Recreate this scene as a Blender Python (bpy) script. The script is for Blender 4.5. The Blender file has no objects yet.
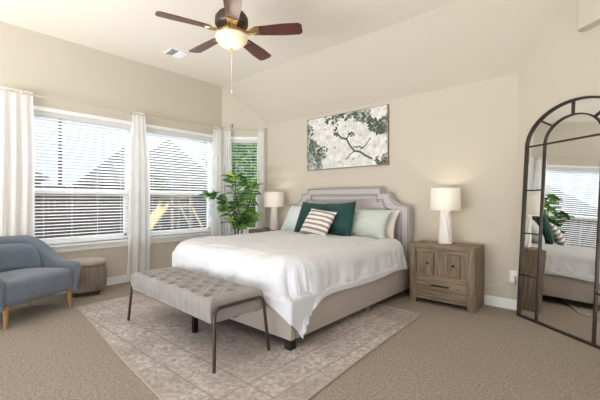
import bpy, bmesh, math, random
from mathutils import Vector, Matrix, noise
PI = math.pi
sc = bpy.context.scene
C = sc.collection
random.seed(7)

# ------------------------------------------------------------------ camera, sky, lights, exposure
FW = Vector((-0.6601, 0.7511, 0.0)).normalized()
cam_d = bpy.data.cameras.new('camera'); cam = bpy.data.objects.new('camera', cam_d); C.objects.link(cam)
cam.location = (0, 0, 1.2)
cam.rotation_euler = FW.to_track_quat('-Z', 'Y').to_euler()
cam_d.sensor_width = 36.0; cam_d.lens = 346.0 / 600.0 * 36.0; cam_d.clip_start = 0.05
sc.camera = cam

wd = bpy.data.worlds.new('sky'); sc.world = wd; wd.use_nodes = True
nt = wd.node_tree; nt.nodes.clear()
wo = nt.nodes.new('ShaderNodeOutputWorld'); bg = nt.nodes.new('ShaderNodeBackground')
tc = nt.nodes.new('ShaderNodeTexCoord'); sx = nt.nodes.new('ShaderNodeSeparateXYZ')
cr = nt.nodes.new('ShaderNodeValToRGB')
nt.links.new(tc.outputs['Generated'], sx.inputs[0]); nt.links.new(sx.outputs['Z'], cr.inputs[0])
cr.color_ramp.elements[0].position = 0.0; cr.color_ramp.elements[0].color = (0.72, 0.79, 0.88, 1)
cr.color_ramp.elements[1].position = 0.6; cr.color_ramp.elements[1].color = (0.52, 0.65, 0.90, 1)
nt.links.new(cr.outputs[0], bg.inputs[0]); bg.inputs[1].default_value = 1.0
nt.links.new(bg.outputs[0], wo.inputs[0])

def area(name, loc, target, sx_, sy_, power, col):
    l = bpy.data.lights.new(name, 'AREA'); l.shape = 'RECTANGLE'; l.size = sx_; l.size_y = sy_
    l.energy = power; l.color = col
    o = bpy.data.objects.new(name, l); C.objects.link(o); o.location = loc
    o.rotation_euler = (Vector(target) - Vector(loc)).to_track_quat('-Z', 'Y').to_euler()
    return o
# daylight falling in through the bedroom windows; south and east are added fill, no source seen
area('daylight_west', (-7.3, 2.3, 4.0), (-3.6, 2.3, 0.4), 3.6, 1.6, 420, (0.90, 0.95, 1.0))
area('fill_south', (-2.3, -3.3, 0.25), (-2.3, -1.9, 3.2), 4.6, 1.5, 520, (0.97, 0.98, 1.0))
area('fill_east', (2.75, 0.0, 0.3), (1.5, 0.3, 3.2), 2.8, 1.4, 70, (0.97, 0.98, 1.0))
sl = bpy.data.lights.new('sun', 'SUN'); sl.energy = 2.2; sl.angle = 0.05; sl.color = (1, .96, .9)
so = bpy.data.objects.new('sun', sl); C.objects.link(so); so.rotation_euler = Vector((-.5, -.15, -.8)).to_track_quat('-Z', 'Y').to_euler()

sc.view_settings.view_transform = 'Standard'; sc.view_settings.look = 'None'
sc.view_settings.gamma = 1.0; sc.view_settings.use_curve_mapping = False
sc.view_settings.exposure = 0.15

# ------------------------------------------------------------------ materials
MT = {}
def srgb(r, g, b):
    f = lambda c: (c / 255 / 12.92) if c / 255 <= 0.04045 else ((c / 255 + 0.055) / 1.055) ** 2.4
    return (f(r), f(g), f(b), 1)
def mat(name, col, rough=0.6, metal=0.0, spec=None, nscale=None, namp=0.15, col2=None, bump=0.0, bscale=None,
        sheen=0.0, stretch=None, trans=0.0, coat=0.0, detail=4.0):
    if name in MT: return MT[name]
    m = bpy.data.materials.new(name); m.use_nodes = True; t = m.node_tree
    b = t.nodes['Principled BSDF']
    b.inputs['Base Color'].default_value = col; b.inputs['Roughness'].default_value = rough
    b.inputs['Metallic'].default_value = metal
    if spec is not None: b.inputs['Specular IOR Level'].default_value = spec
    if sheen: b.inputs['Sheen Weight'].default_value = sheen
    if coat: b.inputs['Coat Weight'].default_value = coat; b.inputs['Coat Roughness'].default_value = 0.15
    tc_ = t.nodes.new('ShaderNodeTexCoord'); mp = t.nodes.new('ShaderNodeMapping')
    t.links.new(tc_.outputs['Object'], mp.inputs[0])
    if stretch: mp.inputs['Scale'].default_value = stretch
    if nscale:
        n = t.nodes.new('ShaderNodeTexNoise'); n.inputs['Scale'].default_value = nscale; n.inputs['Detail'].default_value = detail
        t.links.new(mp.outputs[0], n.inputs['Vector'])
        r = t.nodes.new('ShaderNodeValToRGB')
        c2 = col2 or tuple(c * (1 - namp) for c in col[:3]) + (1,)
        r.color_ramp.elements[0].position = 0.35; r.color_ramp.elements[0].color = c2
        r.color_ramp.elements[1].position = 0.65; r.color_ramp.elements[1].color = col
        t.links.new(n.outputs['Fac'], r.inputs[0]); t.links.new(r.outputs[0], b.inputs['Base Color'])
    if bump:
        n2 = t.nodes.new('ShaderNodeTexNoise'); n2.inputs['Scale'].default_value = bscale or 200; n2.inputs['Detail'].default_value = 3
        t.links.new(mp.outputs[0], n2.inputs['Vector'])
        bp = t.nodes.new('ShaderNodeBump'); bp.inputs['Strength'].default_value = bump; bp.inputs['Distance'].default_value = 0.01
        t.links.new(n2.outputs['Fac'], bp.inputs['Height']); t.links.new(bp.outputs[0], b.inputs['Normal'])
    if trans:
        tr = t.nodes.new('ShaderNodeBsdfTranslucent'); tr.inputs[0].default_value = col
        mx = t.nodes.new('ShaderNodeMixShader'); mx.inputs[0].default_value = trans
        out = t.nodes['Material Output']
        t.links.new(b.outputs[0], mx.inputs[1]); t.links.new(tr.outputs[0], mx.inputs[2]); t.links.new(mx.outputs[0], out.inputs[0])
    MT[name] = m
    return m
def emis(name, col, strength, base=(0.8, 0.8, 0.8, 1)):
    m = mat(name, base, 0.5); b = m.node_tree.nodes['Principled BSDF']
    b.inputs['Emission Color'].default_value = col; b.inputs['Emission Strength'].default_value = strength
    return m

wall_m = mat('wall_paint', srgb(207, 199, 184), 0.85, spec=0.2, bump=0.06, bscale=60)
ceil_m = mat('ceiling_paint', srgb(240, 232, 220), 0.9, spec=0.2, bump=0.08, bscale=50)
trim_m = mat('white_trim', srgb(246, 246, 244), 0.4)
carpet = mat('carpet', srgb(178, 168, 156), 0.95, spec=0.05, nscale=60, col2=srgb(146, 134, 120), bump=0.8, bscale=160, detail=10)
steel = mat('brushed_nickel', srgb(214, 210, 202), 0.4, metal=0.6)
curtain_m = mat('curtain_cloth', srgb(250, 250, 250), 0.8, trans=0.55)
blind_m = mat('blind_slat', srgb(252, 252, 252), 0.5, trans=0.42)
blue_m = mat('slate_blue_velvet', srgb(114, 125, 141), 0.75, sheen=0.3, nscale=7, namp=0.15)
oak_m = mat('light_oak', srgb(172, 134, 86), 0.5, nscale=10, namp=0.2, stretch=(6, 6, 0.6))
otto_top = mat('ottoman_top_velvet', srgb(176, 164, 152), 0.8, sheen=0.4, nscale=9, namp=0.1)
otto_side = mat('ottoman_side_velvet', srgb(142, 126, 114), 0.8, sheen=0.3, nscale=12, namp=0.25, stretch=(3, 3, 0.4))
walnut = mat('dark_walnut', srgb(70, 46, 32), 0.5)
bench_m = mat('bench_velvet', srgb(152, 148, 145), 0.7, sheen=0.2, nscale=6, namp=0.16)
bronze = mat('antique_bronze', srgb(84, 74, 64), 0.42, metal=0.85)
duvet_m = mat('white_cotton', srgb(222, 224, 229), 0.85, bump=0.5, bscale=7)
linen = mat('bed_linen_upholstery', srgb(186, 175, 166), 0.9, nscale=120, namp=0.12, bump=0.2, bscale=300)
linen_l = mat('headboard_linen', srgb(200, 195, 194), 0.9, nscale=120, namp=0.1, bump=0.2, bscale=300)
nail_m = mat('pewter_nails', srgb(118, 108, 102), 0.4, metal=0.6)
black_leg = mat('black_leg', srgb(28, 24, 22), 0.5)
mint = mat('mint_cotton', srgb(204, 211, 204), 0.85)
pale_blue = mat('pale_blue_cotton', srgb(216, 226, 228), 0.85)
white_p = mat('cream_cotton', srgb(236, 230, 220), 0.85)
green_v = mat('emerald_velvet', srgb(6, 66, 60), 0.7, sheen=0.08, nscale=6, namp=0.35)
gwood = mat('weathered_wood', srgb(150, 131, 108), 0.65, nscale=9, col2=srgb(112, 96, 78), stretch=(0.5, 6, 6), bump=0.15, bscale=40)
gwood_v = mat('weathered_wood_upright', srgb(148, 129, 106), 0.65, nscale=9, col2=srgb(110, 94, 77), stretch=(6, 6, 0.5), bump=0.15, bscale=40)
darkgap = mat('cabinet_gap', srgb(40, 34, 28), 0.9)
black_iron = mat('black_iron', srgb(32, 30, 29), 0.45, metal=0.6)
ceramic = mat('white_ceramic', srgb(238, 235, 229), 0.35, bump=0.5, bscale=40)
cherry = mat('cherry_wood', srgb(98, 34, 22), 0.28, nscale=6, col2=srgb(62, 20, 14), stretch=(1, 8, 8), coat=0.5)
brass = mat('aged_brass', srgb(190, 160, 112), 0.28, metal=1.0)
canvas_m = mat('canvas_edge', srgb(150, 120, 90), 0.7)
leaf_m = mat('fig_leaf', srgb(70, 120, 50), 0.4)
bark_m = mat('fig_bark', srgb(110, 90, 68), 0.8, nscale=20, namp=0.3)
pot_m = mat('white_pot', srgb(225, 222, 216), 0.4)
soil_m = mat('potting_soil', srgb(60, 45, 34), 0.95, nscale=40, namp=0.5)
plastic_w = mat('white_plastic', srgb(240, 238, 232), 0.4)
mframe_m = mat('mirror_frame_metal', srgb(66, 57, 50), 0.45, metal=0.5)

# leaf colour varies leaf by leaf
def _leafmat():
    t = leaf_m.node_tree; b = t.nodes['Principled BSDF']
    g = t.nodes.new('ShaderNodeNewGeometry'); r = t.nodes.new('ShaderNodeValToRGB')
    r.color_ramp.elements[0].color = srgb(60, 116, 66); r.color_ramp.elements[0].position = 0.0
    r.color_ramp.elements[1].color = srgb(196, 222, 100); r.color_ramp.elements[1].position = 1.0
    e = r.color_ramp.elements.new(0.55); e.color = srgb(104, 160, 80)
    t.links.new(g.outputs['Random Per Island'], r.inputs[0]); t.links.new(r.outputs[0], b.inputs['Base Color'])
_leafmat()
# thin window glass
glass_m = bpy.data.materials.new('window_glass'); glass_m.use_nodes = True
t = glass_m.node_tree; t.nodes.clear(); o_ = t.nodes.new('ShaderNodeOutputMaterial'); tr = t.nodes.new('ShaderNodeBsdfTransparent')
gl = t.nodes.new('ShaderNodeBsdfGlossy'); gl.inputs['Roughness'].default_value = 0.08; mx = t.nodes.new('ShaderNodeMixShader'); mx.inputs[0].default_value = 0.008
t.links.new(tr.outputs[0], mx.inputs[1]); t.links.new(gl.outputs[0], mx.inputs[2]); t.links.new(mx.outputs[0], o_.inputs[0])
mirror_m = mat('mirror_glass', (0.86, 0.87, 0.86, 1), 0.01, metal=1.0)
# rug: worn oriental pattern
rug_m = bpy.data.materials.new('worn_rug'); rug_m.use_nodes = True
def _rug():
    t = rug_m.node_tree; b = t.nodes['Principled BSDF']; b.inputs['Roughness'].default_value = 0.95
    b.inputs['Specular IOR Level'].default_value = 0.05
    N = t.nodes.new; L = t.links.new
    tc = N('ShaderNodeTexCoord'); uv = tc.outputs['Object']
    n1 = N('ShaderNodeTexNoise'); n1.inputs['Scale'].default_value = 30; n1.inputs['Detail'].default_value = 9; n1.inputs['Roughness'].default_value = 0.7
    n2 = N('ShaderNodeTexNoise'); n2.inputs['Scale'].default_value = 1.6; n2.inputs['Detail'].default_value = 5
    v = N('ShaderNodeTexVoronoi'); v.inputs['Scale'].default_value = 11; v.feature = 'DISTANCE_TO_EDGE'
    n3 = N('ShaderNodeTexNoise'); n3.inputs['Scale'].default_value = 9; n3.inputs['Detail'].default_value = 4
    mixv = N('ShaderNodeMixRGB'); mixv.inputs[0].default_value = 0.2
    L(uv, mixv.inputs[1]); L(n3.outputs['Color'], mixv.inputs[2]); L(mixv.outputs[0], v.inputs['Vector'])
    for n in (n1, n2, n3): L(uv, n.inputs['Vector'])
    r1 = N('ShaderNodeValToRGB'); r1.color_ramp.elements[0].position = 0.38; r1.color_ramp.elements[0].color = srgb(162, 152, 148)
    r1.color_ramp.elements[1].position = 0.62; r1.color_ramp.elements[1].color = srgb(214, 206, 199)
    L(n1.outputs['Fac'], r1.inputs[0])
    r2 = N('ShaderNodeValToRGB'); r2.color_ramp.elements[0].position = 0.0; r2.color_ramp.elements[0].color = (.6, .6, .6, 1)
    r2.color_ramp.elements[1].position = 0.09; r2.color_ramp.elements[1].color = (0, 0, 0, 1); L(v.outputs[0], r2.inputs[0])
    m3 = N('ShaderNodeMath'); m3.operation = 'MULTIPLY'; L(r2.outputs[0], m3.inputs[0]); L(n1.outputs['Fac'], m3.inputs[1])
    m1 = N('ShaderNodeMixRGB'); L(m3.outputs[0], m1.inputs[0]); L(r1.outputs[0], m1.inputs[1]); m1.inputs[2].default_value = srgb(112, 104, 108)
    # darker worn patches
    r4 = N('ShaderNodeValToRGB'); r4.color_ramp.elements[0].position = 0.42; r4.color_ramp.elements[0].color = (0, 0, 0, 1)
    r4.color_ramp.elements[1].position = 0.62; r4.color_ramp.elements[1].color = (0.55, 0.55, 0.55, 1); L(n2.outputs['Fac'], r4.inputs[0])
    m2 = N('ShaderNodeMixRGB'); L(r4.outputs[0], m2.inputs[0]); L(m1.outputs[0], m2.inputs[1]); m2.inputs[2].default_value = srgb(150, 138, 132)
    # border bands
    s = N('ShaderNodeSeparateXYZ'); L(uv, s.inputs[0])
    def band(axis, half, d0, d1):
        a = N('ShaderNodeMath'); a.operation = 'ABSOLUTE'; L(s.outputs[axis], a.inputs[0])
        g1 = N('ShaderNodeMath'); g1.operation = 'GREATER_THAN'; L(a.outputs[0], g1.inputs[0]); g1.inputs[1].default_value = half - d1
        g2 = N('ShaderNodeMath'); g2.operation = 'LESS_THAN'; L(a.outputs[0], g2.inputs[0]); g2.inputs[1].default_value = half - d0
        mm = N('ShaderNodeMath'); mm.operation = 'MULTIPLY'; L(g1.outputs[0], mm.inputs[0]); L(g2.outputs[0], mm.inputs[1]); return mm
    last = m2
    for d0, d1 in ((0.06, 0.075), (0.30, 0.315)):
        bx_, by_ = band('X', 1.5, d0, d1), band('Y', 1.2, d0, d1)
        mm = N('ShaderNodeMath'); mm.operation = 'MAXIMUM'; L(bx_.outputs[0], mm.inputs[0]); L(by_.outputs[0], mm.inputs[1])
        m5 = N('ShaderNodeMath'); m5.operation = 'MULTIPLY'; L(mm.outputs[0], m5.inputs[0]); L(n1.outputs['Fac'], m5.inputs[1])
        mi = N('ShaderNodeMixRGB'); L(m5.outputs[0], mi.inputs[0]); L(last.outputs[0], mi.inputs[1]); mi.inputs[2].default_value = srgb(138, 126, 122); last = mi
    L(last.outputs[0], b.inputs['Base Color'])
_rug()
# striped cushion: brown bands across a cream ground
stripe_m = bpy.data.materials.new('striped_cushion_cloth'); stripe_m.use_nodes = True
def _stripe():
    t = stripe_m.node_tree; b = t.nodes['Principled BSDF']; b.inputs['Roughness'].default_value = 0.9
    N = t.nodes.new; L = t.links.new
    tc = N('ShaderNodeTexCoord'); s = N('ShaderNodeSeparateXYZ'); L(tc.outputs['Object'], s.inputs[0])
    m = N('ShaderNodeMath'); m.operation = 'MULTIPLY'; m.inputs[1].default_value = 2 * PI / 0.066; L(s.outputs['Y'], m.inputs[0])
    k = N('ShaderNodeMath'); k.operation = 'SINE'; L(m.outputs[0], k.inputs[0])
    r = N('ShaderNodeValToRGB'); r.color_ramp.elements[0].position = 0.0; r.color_ramp.elements[0].color = srgb(236, 231, 224)
    r.color_ramp.elements[1].position = 0.22; r.color_ramp.elements[1].color = srgb(150, 138, 134)
    a = N('ShaderNodeMath'); a.operation = 'MULTIPLY'; a.inputs[1].default_value = 0.5; L(k.outputs[0], a.inputs[0])
    L(a.outputs[0], r.inputs[0]); L(r.outputs[0], b.inputs['Base Color'])
_stripe()

# ------------------------------------------------------------------ helpers
def box(bm, x0, x1, y0, y1, z0, z1, M=None, bev=0.0):
    vs = [bm.verts.new((x, y, z)) for z in (z0, z1) for (x, y) in ((x0, y0), (x1, y0), (x1, y1), (x0, y1))]
    fs = [bm.faces.new([vs[i] for i in q]) for q in ((3, 2, 1, 0), (4, 5, 6, 7), (0, 1, 5, 4), (1, 2, 6, 5), (2, 3, 7, 6), (3, 0, 4, 7))]
    if bev:
        es = list({e for f in fs for e in f.edges})
        r = bmesh.ops.bevel(bm, geom=es, offset=bev, segments=2, affect='EDGES', profile=0.6)
        vs = list({v for f in r['faces'] for v in f.verts} | {v for v in vs if v.is_valid})
    if M:
        for v in vs: v.co = M @ v.co
    return vs
def tube(bm, pts, r, n=10, cap=True, closed=False):
    pts = [Vector(p) for p in pts]; rings = []
    N_ = len(pts); prev = None
    for i, p in enumerate(pts):
        if closed: d = (pts[(i + 1) % N_] - pts[i - 1]).normalized()
        else: d = (pts[min(i + 1, N_ - 1)] - pts[max(i - 1, 0)]).normalized()
        if prev is None:
            up = Vector((0, 0, 1)) if abs(d.z) < 0.9 else Vector((1, 0, 0)); a = d.cross(up).normalized()
        else: a = (prev - d * prev.dot(d)).normalized()
        prev = a; b = d.cross(a); rr = r[i] if isinstance(r, (list, tuple)) else r
        rings.append([bm.verts.new(p + (a * math.cos(2 * PI * k / n) + b * math.sin(2 * PI * k / n)) * rr) for k in range(n)])
    for i in range(N_ if closed else N_ - 1):
        A, B = rings[i], rings[(i + 1) % N_]
        for k in range(n): bm.faces.new((A[k], A[(k + 1) % n], B[(k + 1) % n], B[k]))
    if cap and not closed:
        bm.faces.new(rings[0][::-1]); bm.faces.new(rings[-1])
def lathe(bm, prof, n=32, c=(0, 0, 0), cap=True):
    rings = []
    for r, z in prof:
        rings.append([bm.verts.new((c[0] + r * math.cos(2 * PI * k / n), c[1] + r * math.sin(2 * PI * k / n), c[2] + z)) for k in range(n)])
    for A, B in zip(rings, rings[1:]):
        for k in range(n): bm.faces.new((A[k], A[(k + 1) % n], B[(k + 1) % n], B[k]))
    if cap:
        bm.faces.new(rings[0][::-1]); bm.faces.new(rings[-1])
def ball(bm, c, r, n=8, sc_=(1, 1, 1)):
    mm = Matrix.Translation(c) @ Matrix.Diagonal((r * sc_[0], r * sc_[1], r * sc_[2], 1))
    bmesh.ops.create_uvsphere(bm, u_segments=n, v_segments=max(4, n // 2 + 1), radius=1, matrix=mm)
def grid(bm, nu, nv, fn, closed_u=False):
    g = [[bm.verts.new(fn(i / (nu if closed_u else nu - 1), j / (nv - 1))) for j in range(nv)] for i in range(nu)]
    for i in range(nu if closed_u else nu - 1):
        for j in range(nv - 1):
            a, b = g[i], g[(i + 1) % nu]
            bm.faces.new((a[j], b[j], b[j + 1], a[j + 1]))
    return g
def prism(bm, pts, y0, y1):   # outline in XZ, thickness along Y
    a = [bm.verts.new((x, y0, z)) for x, z in pts]; b = [bm.verts.new((x, y1, z)) for x, z in pts]
    bm.faces.new(a); bm.faces.new(b[::-1]); n = len(pts)
    for i in range(n): bm.faces.new((a[i], b[i], b[(i + 1) % n], a[(i + 1) % n]))
def obj(name, bm, m, parent=None, smooth=True, ang=40, fix=True):
    if fix: bmesh.ops.recalc_face_normals(bm, faces=bm.faces)
    me = bpy.data.meshes.new(name); bm.to_mesh(me); bm.free()
    for mm in (m if isinstance(m, (list, tuple)) else [m]): me.materials.append(mm)
    if smooth:
        me.polygons.foreach_set('use_smooth', [True] * len(me.polygons))
        me.set_sharp_from_angle(angle=math.radians(ang))
    o = bpy.data.objects.new(name, me); C.objects.link(o)
    if parent: o.parent = parent
    return o
def thing(name, label, cat, loc=(0, 0, 0), rz=0, group=None):
    o = bpy.data.objects.new(name, None); C.objects.link(o); o.empty_display_size = 0.1
    o.location = loc; o.rotation_euler = (0, 0, rz); tag(o, label, cat, group); return o
def tag(o, label, cat, group=None):
    o['label'] = label; o['category'] = cat
    if group: o['group'] = group
    return o
def struct(name, bm, m, parent=None, smooth=False):
    o = obj(name, bm, m, parent, smooth)
    if not parent: o['kind'] = 'structure'
    return o
def dup(root, loc, rz, label, group=None):
    r = root.copy(); C.objects.link(r); r.location = loc; r.rotation_euler = (0, 0, rz); r['label'] = label
    if group: r['group'] = group
    for ch in list(root.children):
        c = ch.copy(); C.objects.link(c); c.parent = r
        for g in ch.children:
            d = g.copy(); C.objects.link(d); d.parent = c
    return r
B = bmesh.new

# ------------------------------------------------------------------ room shell
XL, YB, H, HB = -5.24, 4.395, 3.27, 2.58          # window wall, headboard wall, flat ceiling, low edge of the slope
P_L, P_B = Vector((XL, 3.80, 0)), Vector((-4.65, YB, 0))     # ends of the short corner wall
P_M = Vector((-0.70, YB, 0)); DM = Vector((0.785, -0.619, 0)).normalized(); P_R = P_M + DM * 2.9
TH = 0.16
def wall(name, p0, p1, holes=(), h=H, m=wall_m):
    """p0->p1 with the room on its right-hand side; the thickness goes outward (left)"""
    p0, p1 = Vector(p0), Vector(p1); d = (p1 - p0); L_ = d.length; d.normalize()
    n = Vector((-d.y, d.x, 0)); M = Matrix(((d.x, n.x, 0, p0.x), (d.y, n.y, 0, p0.y), (0, 0, 1, 0), (0, 0, 0, 1)))
    bm = B(); s = 0.0
    for a, b, z0, z1 in sorted(holes):
        if a > s: box(bm, s, a, 0, TH, 0, h)
        if z0 > 0: box(bm, a, b, 0, TH, 0, z0)
        box(bm, a, b, 0, TH, z1, h); s = b
    box(bm, s, L_, 0, TH, 0, h)
    for v in bm.verts: v.co = M @ v.co
    return struct(name, bm, m), M
bm = B(); box(bm, -5.6, 2.2, -2.6, 4.8, -0.12, 0); struct('floor', bm, carpet)
bm = B(); box(bm, -5.6, 2.2, -2.6, 3.80, H, H + 0.1); struct('ceiling', bm, ceil_m)
bm = B()
prof = [(3.80, H), (3.80, H + 0.1), (YB + 0.2, HB + 0.1), (YB + 0.2, HB - 0.23), (YB, HB)]
a = [bm.verts.new((-5.6, y, z)) for y, z in prof]; b = [bm.verts.new((2.2, y, z)) for y, z in prof]
bm.faces.new(a); bm.faces.new(b[::-1])
for i in range(5): bm.faces.new((a[i], b[i], b[(i + 1) % 5], a[(i + 1) % 5]))
struct('ceiling_slope', bm, wall_m).name = 'ceiling.001'

# window 1: y 1.00..2.20, window 2: y 2.38..3.63 (measured along the wall from y = -2.3)
Y0 = -2.3; WZ0, WZ1 = 0.63, 2.31
W1, W2 = (0.98, 2.20), (2.36, 3.64)
_, ML = wall('wall_left', (XL, Y0, 0), P_L, [(W1[0] - Y0, W1[1] - Y0, WZ0, WZ1), (W2[0] - Y0, W2[1] - Y0, WZ0, WZ1)])
_, MC = wall('wall_corner', P_L, P_B, [(0.135, 0.665, WZ0, WZ1)])
wall('wall_back', P_B, P_M)
wall('wall_right', P_M, P_R)
P_S = Vector((P_R.x, Y0, 0))
wall('wall_east', P_R, P_S, [(1.2, 4.2, 0.3, 2.6)])  # opening made up to let the east fill light in
wall('wall_south', P_S, (XL, Y0, 0), [(1.4, 6.3, 0.2, 2.9)])  # wide opening behind the camera, invented for the south fill light

def window(name, M, s0, s1, rail_z):
    bm = B(); w = 0.045 if s1 - s0 > .8 else .028                           # outer frame, sits 9 cm deep in the reveal
    ya, yb = 0.075, 0.14
    box(bm, s0, s0 + w, ya, yb, WZ0, WZ1); box(bm, s1 - w, s1, ya, yb, WZ0, WZ1)
    box(bm, s0 + w, s1 - w, ya, yb, WZ1 - w, WZ1); box(bm, s0 + w, s1 - w, ya, yb, WZ0, WZ0 + w)
    for v in bm.verts: v.co = M @ v.co
    root = struct(name, bm, trim_m)
    bm = B()
    if s1 - s0 > 0.8 or True:
        box(bm, s0 + w, s1 - w, 0.08, 0.13, rail_z - 0.03, rail_z + 0.03)
        box(bm, s0 + w, s0 + w + .03, 0.085, 0.125, WZ0 + w, rail_z - .03); box(bm, s1 - w - .03, s1 - w, 0.085, 0.125, WZ0 + w, rail_z - .03)
        box(bm, s0 + w, s1 - w, 0.085, 0.125, WZ0 + w, WZ0 + w + .035)
    for v in bm.verts: v.co = M @ v.co
    obj('window_sash', bm, trim_m, root, False)
    bm = B(); box(bm, s0 + w, s1 - w, 0.10, 0.104, WZ0 + w, WZ1 - w)
    for v in bm.verts: v.co = M @ v.co
    obj('window_pane', bm, glass_m, root, False)
    return root
def casing(root, M, s0, s1, apron=True):
    bm = B(); cw = 0.045
    box(bm, s0 - cw, s1 + cw, -0.018, 0, WZ1, WZ1 + cw); box(bm, s0 - cw, s0, -0.018, 0, WZ0, WZ1); box(bm, s1, s1 + cw, -0.018, 0, WZ0, WZ1)
    for z_ in (): pass
    box(bm, s0, s0 + .004, -.018, .075, WZ0, WZ1); box(bm, s1 - .004, s1, -.018, .075, WZ0, WZ1); box(bm, s0, s1, -.018, .075, WZ1 - .004, WZ1)
    for v in bm.verts: v.co = M @ v.co
    obj('window_frame', bm, trim_m, root, False)
    bm = B(); box(bm, s0 - 0.07, s1 + 0.07, -0.06, 0.075, WZ0 - 0.03, WZ0, bev=0.004); box(bm, s0 - 0.05, s1 + 0.05, -0.02, 0, WZ0 - 0.10, WZ0 - 0.03)
    for v in bm.verts: v.co = M @ v.co
    obj('window_sill', bm, trim_m, root, False)
w1 = window('window_1', ML, W1[0] - Y0, W1[1] - Y0, 1.31); casing(w1, ML, W1[0] - Y0, W1[1] - Y0)
w2 = window('window_2', ML, W2[0] - Y0, W2[1] - Y0, 1.31); casing(w2, ML, W2[0] - Y0, W2[1] - Y0)
w3 = window('window_3', MC, 0.135, 0.665, 1.40); casing(w3, MC, 0.135, 0.665)

# baseboards (left, corner, back, right), 10.5 cm high
def baseboard(name, p0, p1):
    p0, p1 = Vector(p0), Vector(p1); d = (p1 - p0).normalized(); n = Vector((d.y, -d.x, 0)); L_ = (p1 - p0).length
    M = Matrix(((d.x, n.x, 0, p0.x), (d.y, n.y, 0, p0.y), (0, 0, 1, 0), (0, 0, 0, 1)))
    bm = B(); box(bm, 0, L_, 0, 0.014, 0, 0.095); box(bm, 0, L_, 0, 0.009, 0.095, 0.11)
    for v in bm.verts: v.co = M @ v.co
    struct(name, bm, trim_m)
baseboard('baseboard_left', (XL, Y0, 0), P_L); baseboard('baseboard_corner', P_L, P_B)
baseboard('baseboard_back', P_B, P_M); baseboard('baseboard_right', P_M, P_R)
# dropped soffit with a rounded corner on the angled wall above the mirror
ND = Vector((-DM.y, DM.x, 0)) * -1
MR = Matrix(((DM.x, ND.x, 0, P_M.x), (DM.y, ND.y, 0, P_M.y), (0, 0, 1, 0), (0, 0, 0, 1)))
bm = B(); pl = [(0.72, 0.0)]
for k in range(7):
    a_ = PI / 2 * k / 6; pl.append((0.72 + 0.05 - 0.05 * math.cos(a_), 0.05 + 0.05 * math.sin(a_)))
pl += [(2.85, 0.10), (2.85, 0.0)]
SZ = 2.68
lo = [bm.verts.new(MR @ Vector((x, y, SZ))) for x, y in pl]; hi = [bm.verts.new(MR @ Vector((x, y, H))) for x, y in pl]
bm.faces.new(lo); bm.faces.new(hi[::-1])
for i in range(len(pl)): bm.faces.new((lo[i], hi[i], hi[(i + 1) % len(pl)], lo[(i + 1) % len(pl)]))
struct('trim_1', bm, wall_m, smooth=True)

# ------------------------------------------------------------------ blinds
def blind(M, s0, s1, label, dens=0.042, tilt=15, lower=True):
    root = thing('window_blind', label, 'blind', M @ Vector(((s0 + s1) / 2, 0.04, WZ0)), 0, 'white horizontal blinds')
    T = Matrix.Translation(-root.location) @ M
    def fin(bm, name, sm=False, m=blind_m):
        for v in bm.verts: v.co = T @ v.co
        return obj(name, bm, m, root, sm)
    bm = B(); box(bm, s0 + .008, s1 - .008, 0.008, 0.066, WZ1 - 0.06, WZ1 - .006); fin(bm, 'headrail')
    bm = B(); zz = WZ1 - 0.085; ta = math.radians(tilt)
    while zz > WZ0 + 0.045:
        dx, dz = 0.024 * math.cos(ta), 0.024 * math.sin(ta)
        n_ = 4; y = 0.04
        for e in (0,):
            vs = []
            for (yy, z2) in ((-dx, dz), (0, 0.003), (dx, -dz)):
                vs.append([(s0 + .012, y + yy, zz + z2), (s1 - .012, y + yy, zz + z2), (s0 + .012, y + yy, zz + z2 + .003), (s1 - .012, y + yy, zz + z2 + .003)])
            V = [[bm.verts.new(p) for p in q] for q in vs]
            for a, b in zip(V, V[1:]):
                bm.faces.new((a[0], a[1], b[1], b[0])); bm.faces.new((a[2], b[2], b[3], a[3]))
            bm.faces.new((V[0][0], V[0][2], V[0][3], V[0][1])); bm.faces.new((V[2][0], V[2][1], V[2][3], V[2][2]))
            for c_ in (0, 1): bm.faces.new((V[0][c_], V[1][c_], V[1][c_ + 2], V[0][c_ + 2])); bm.faces.new((V[1][c_], V[2][c_], V[2][c_ + 2], V[1][c_ + 2]))
        zz -= dens
    fin(bm, 'slats')
    bm = B(); box(bm, s0 + .012, s1 - .012, 0.015, 0.065, WZ0 + 0.008, WZ0 + 0.03); fin(bm, 'bottom_rail')
    k = 4 if s1 - s0 > 0.8 else 2
    for i in range(k):
        x = s0 + (s1 - s0) * (i + 0.5) / k
        bm = B(); tube(bm, [(x, 0.013, WZ1 - 0.06), (x, 0.013, WZ0 + 0.02)], 0.0022, 6); fin(bm, 'ladder_cord')
    return root
blind(ML, W1[0] - Y0, W1[1] - Y0, 'white slatted blind in the left wide window, behind the blue armchair')
blind(ML, W2[0] - Y0, W2[1] - Y0, 'white slatted blind in the middle window, playset showing through')
blind(MC, 0.135, 0.665, 'narrow white slatted blind in the small corner window behind the fig', dens=.052, tilt=4)

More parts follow.
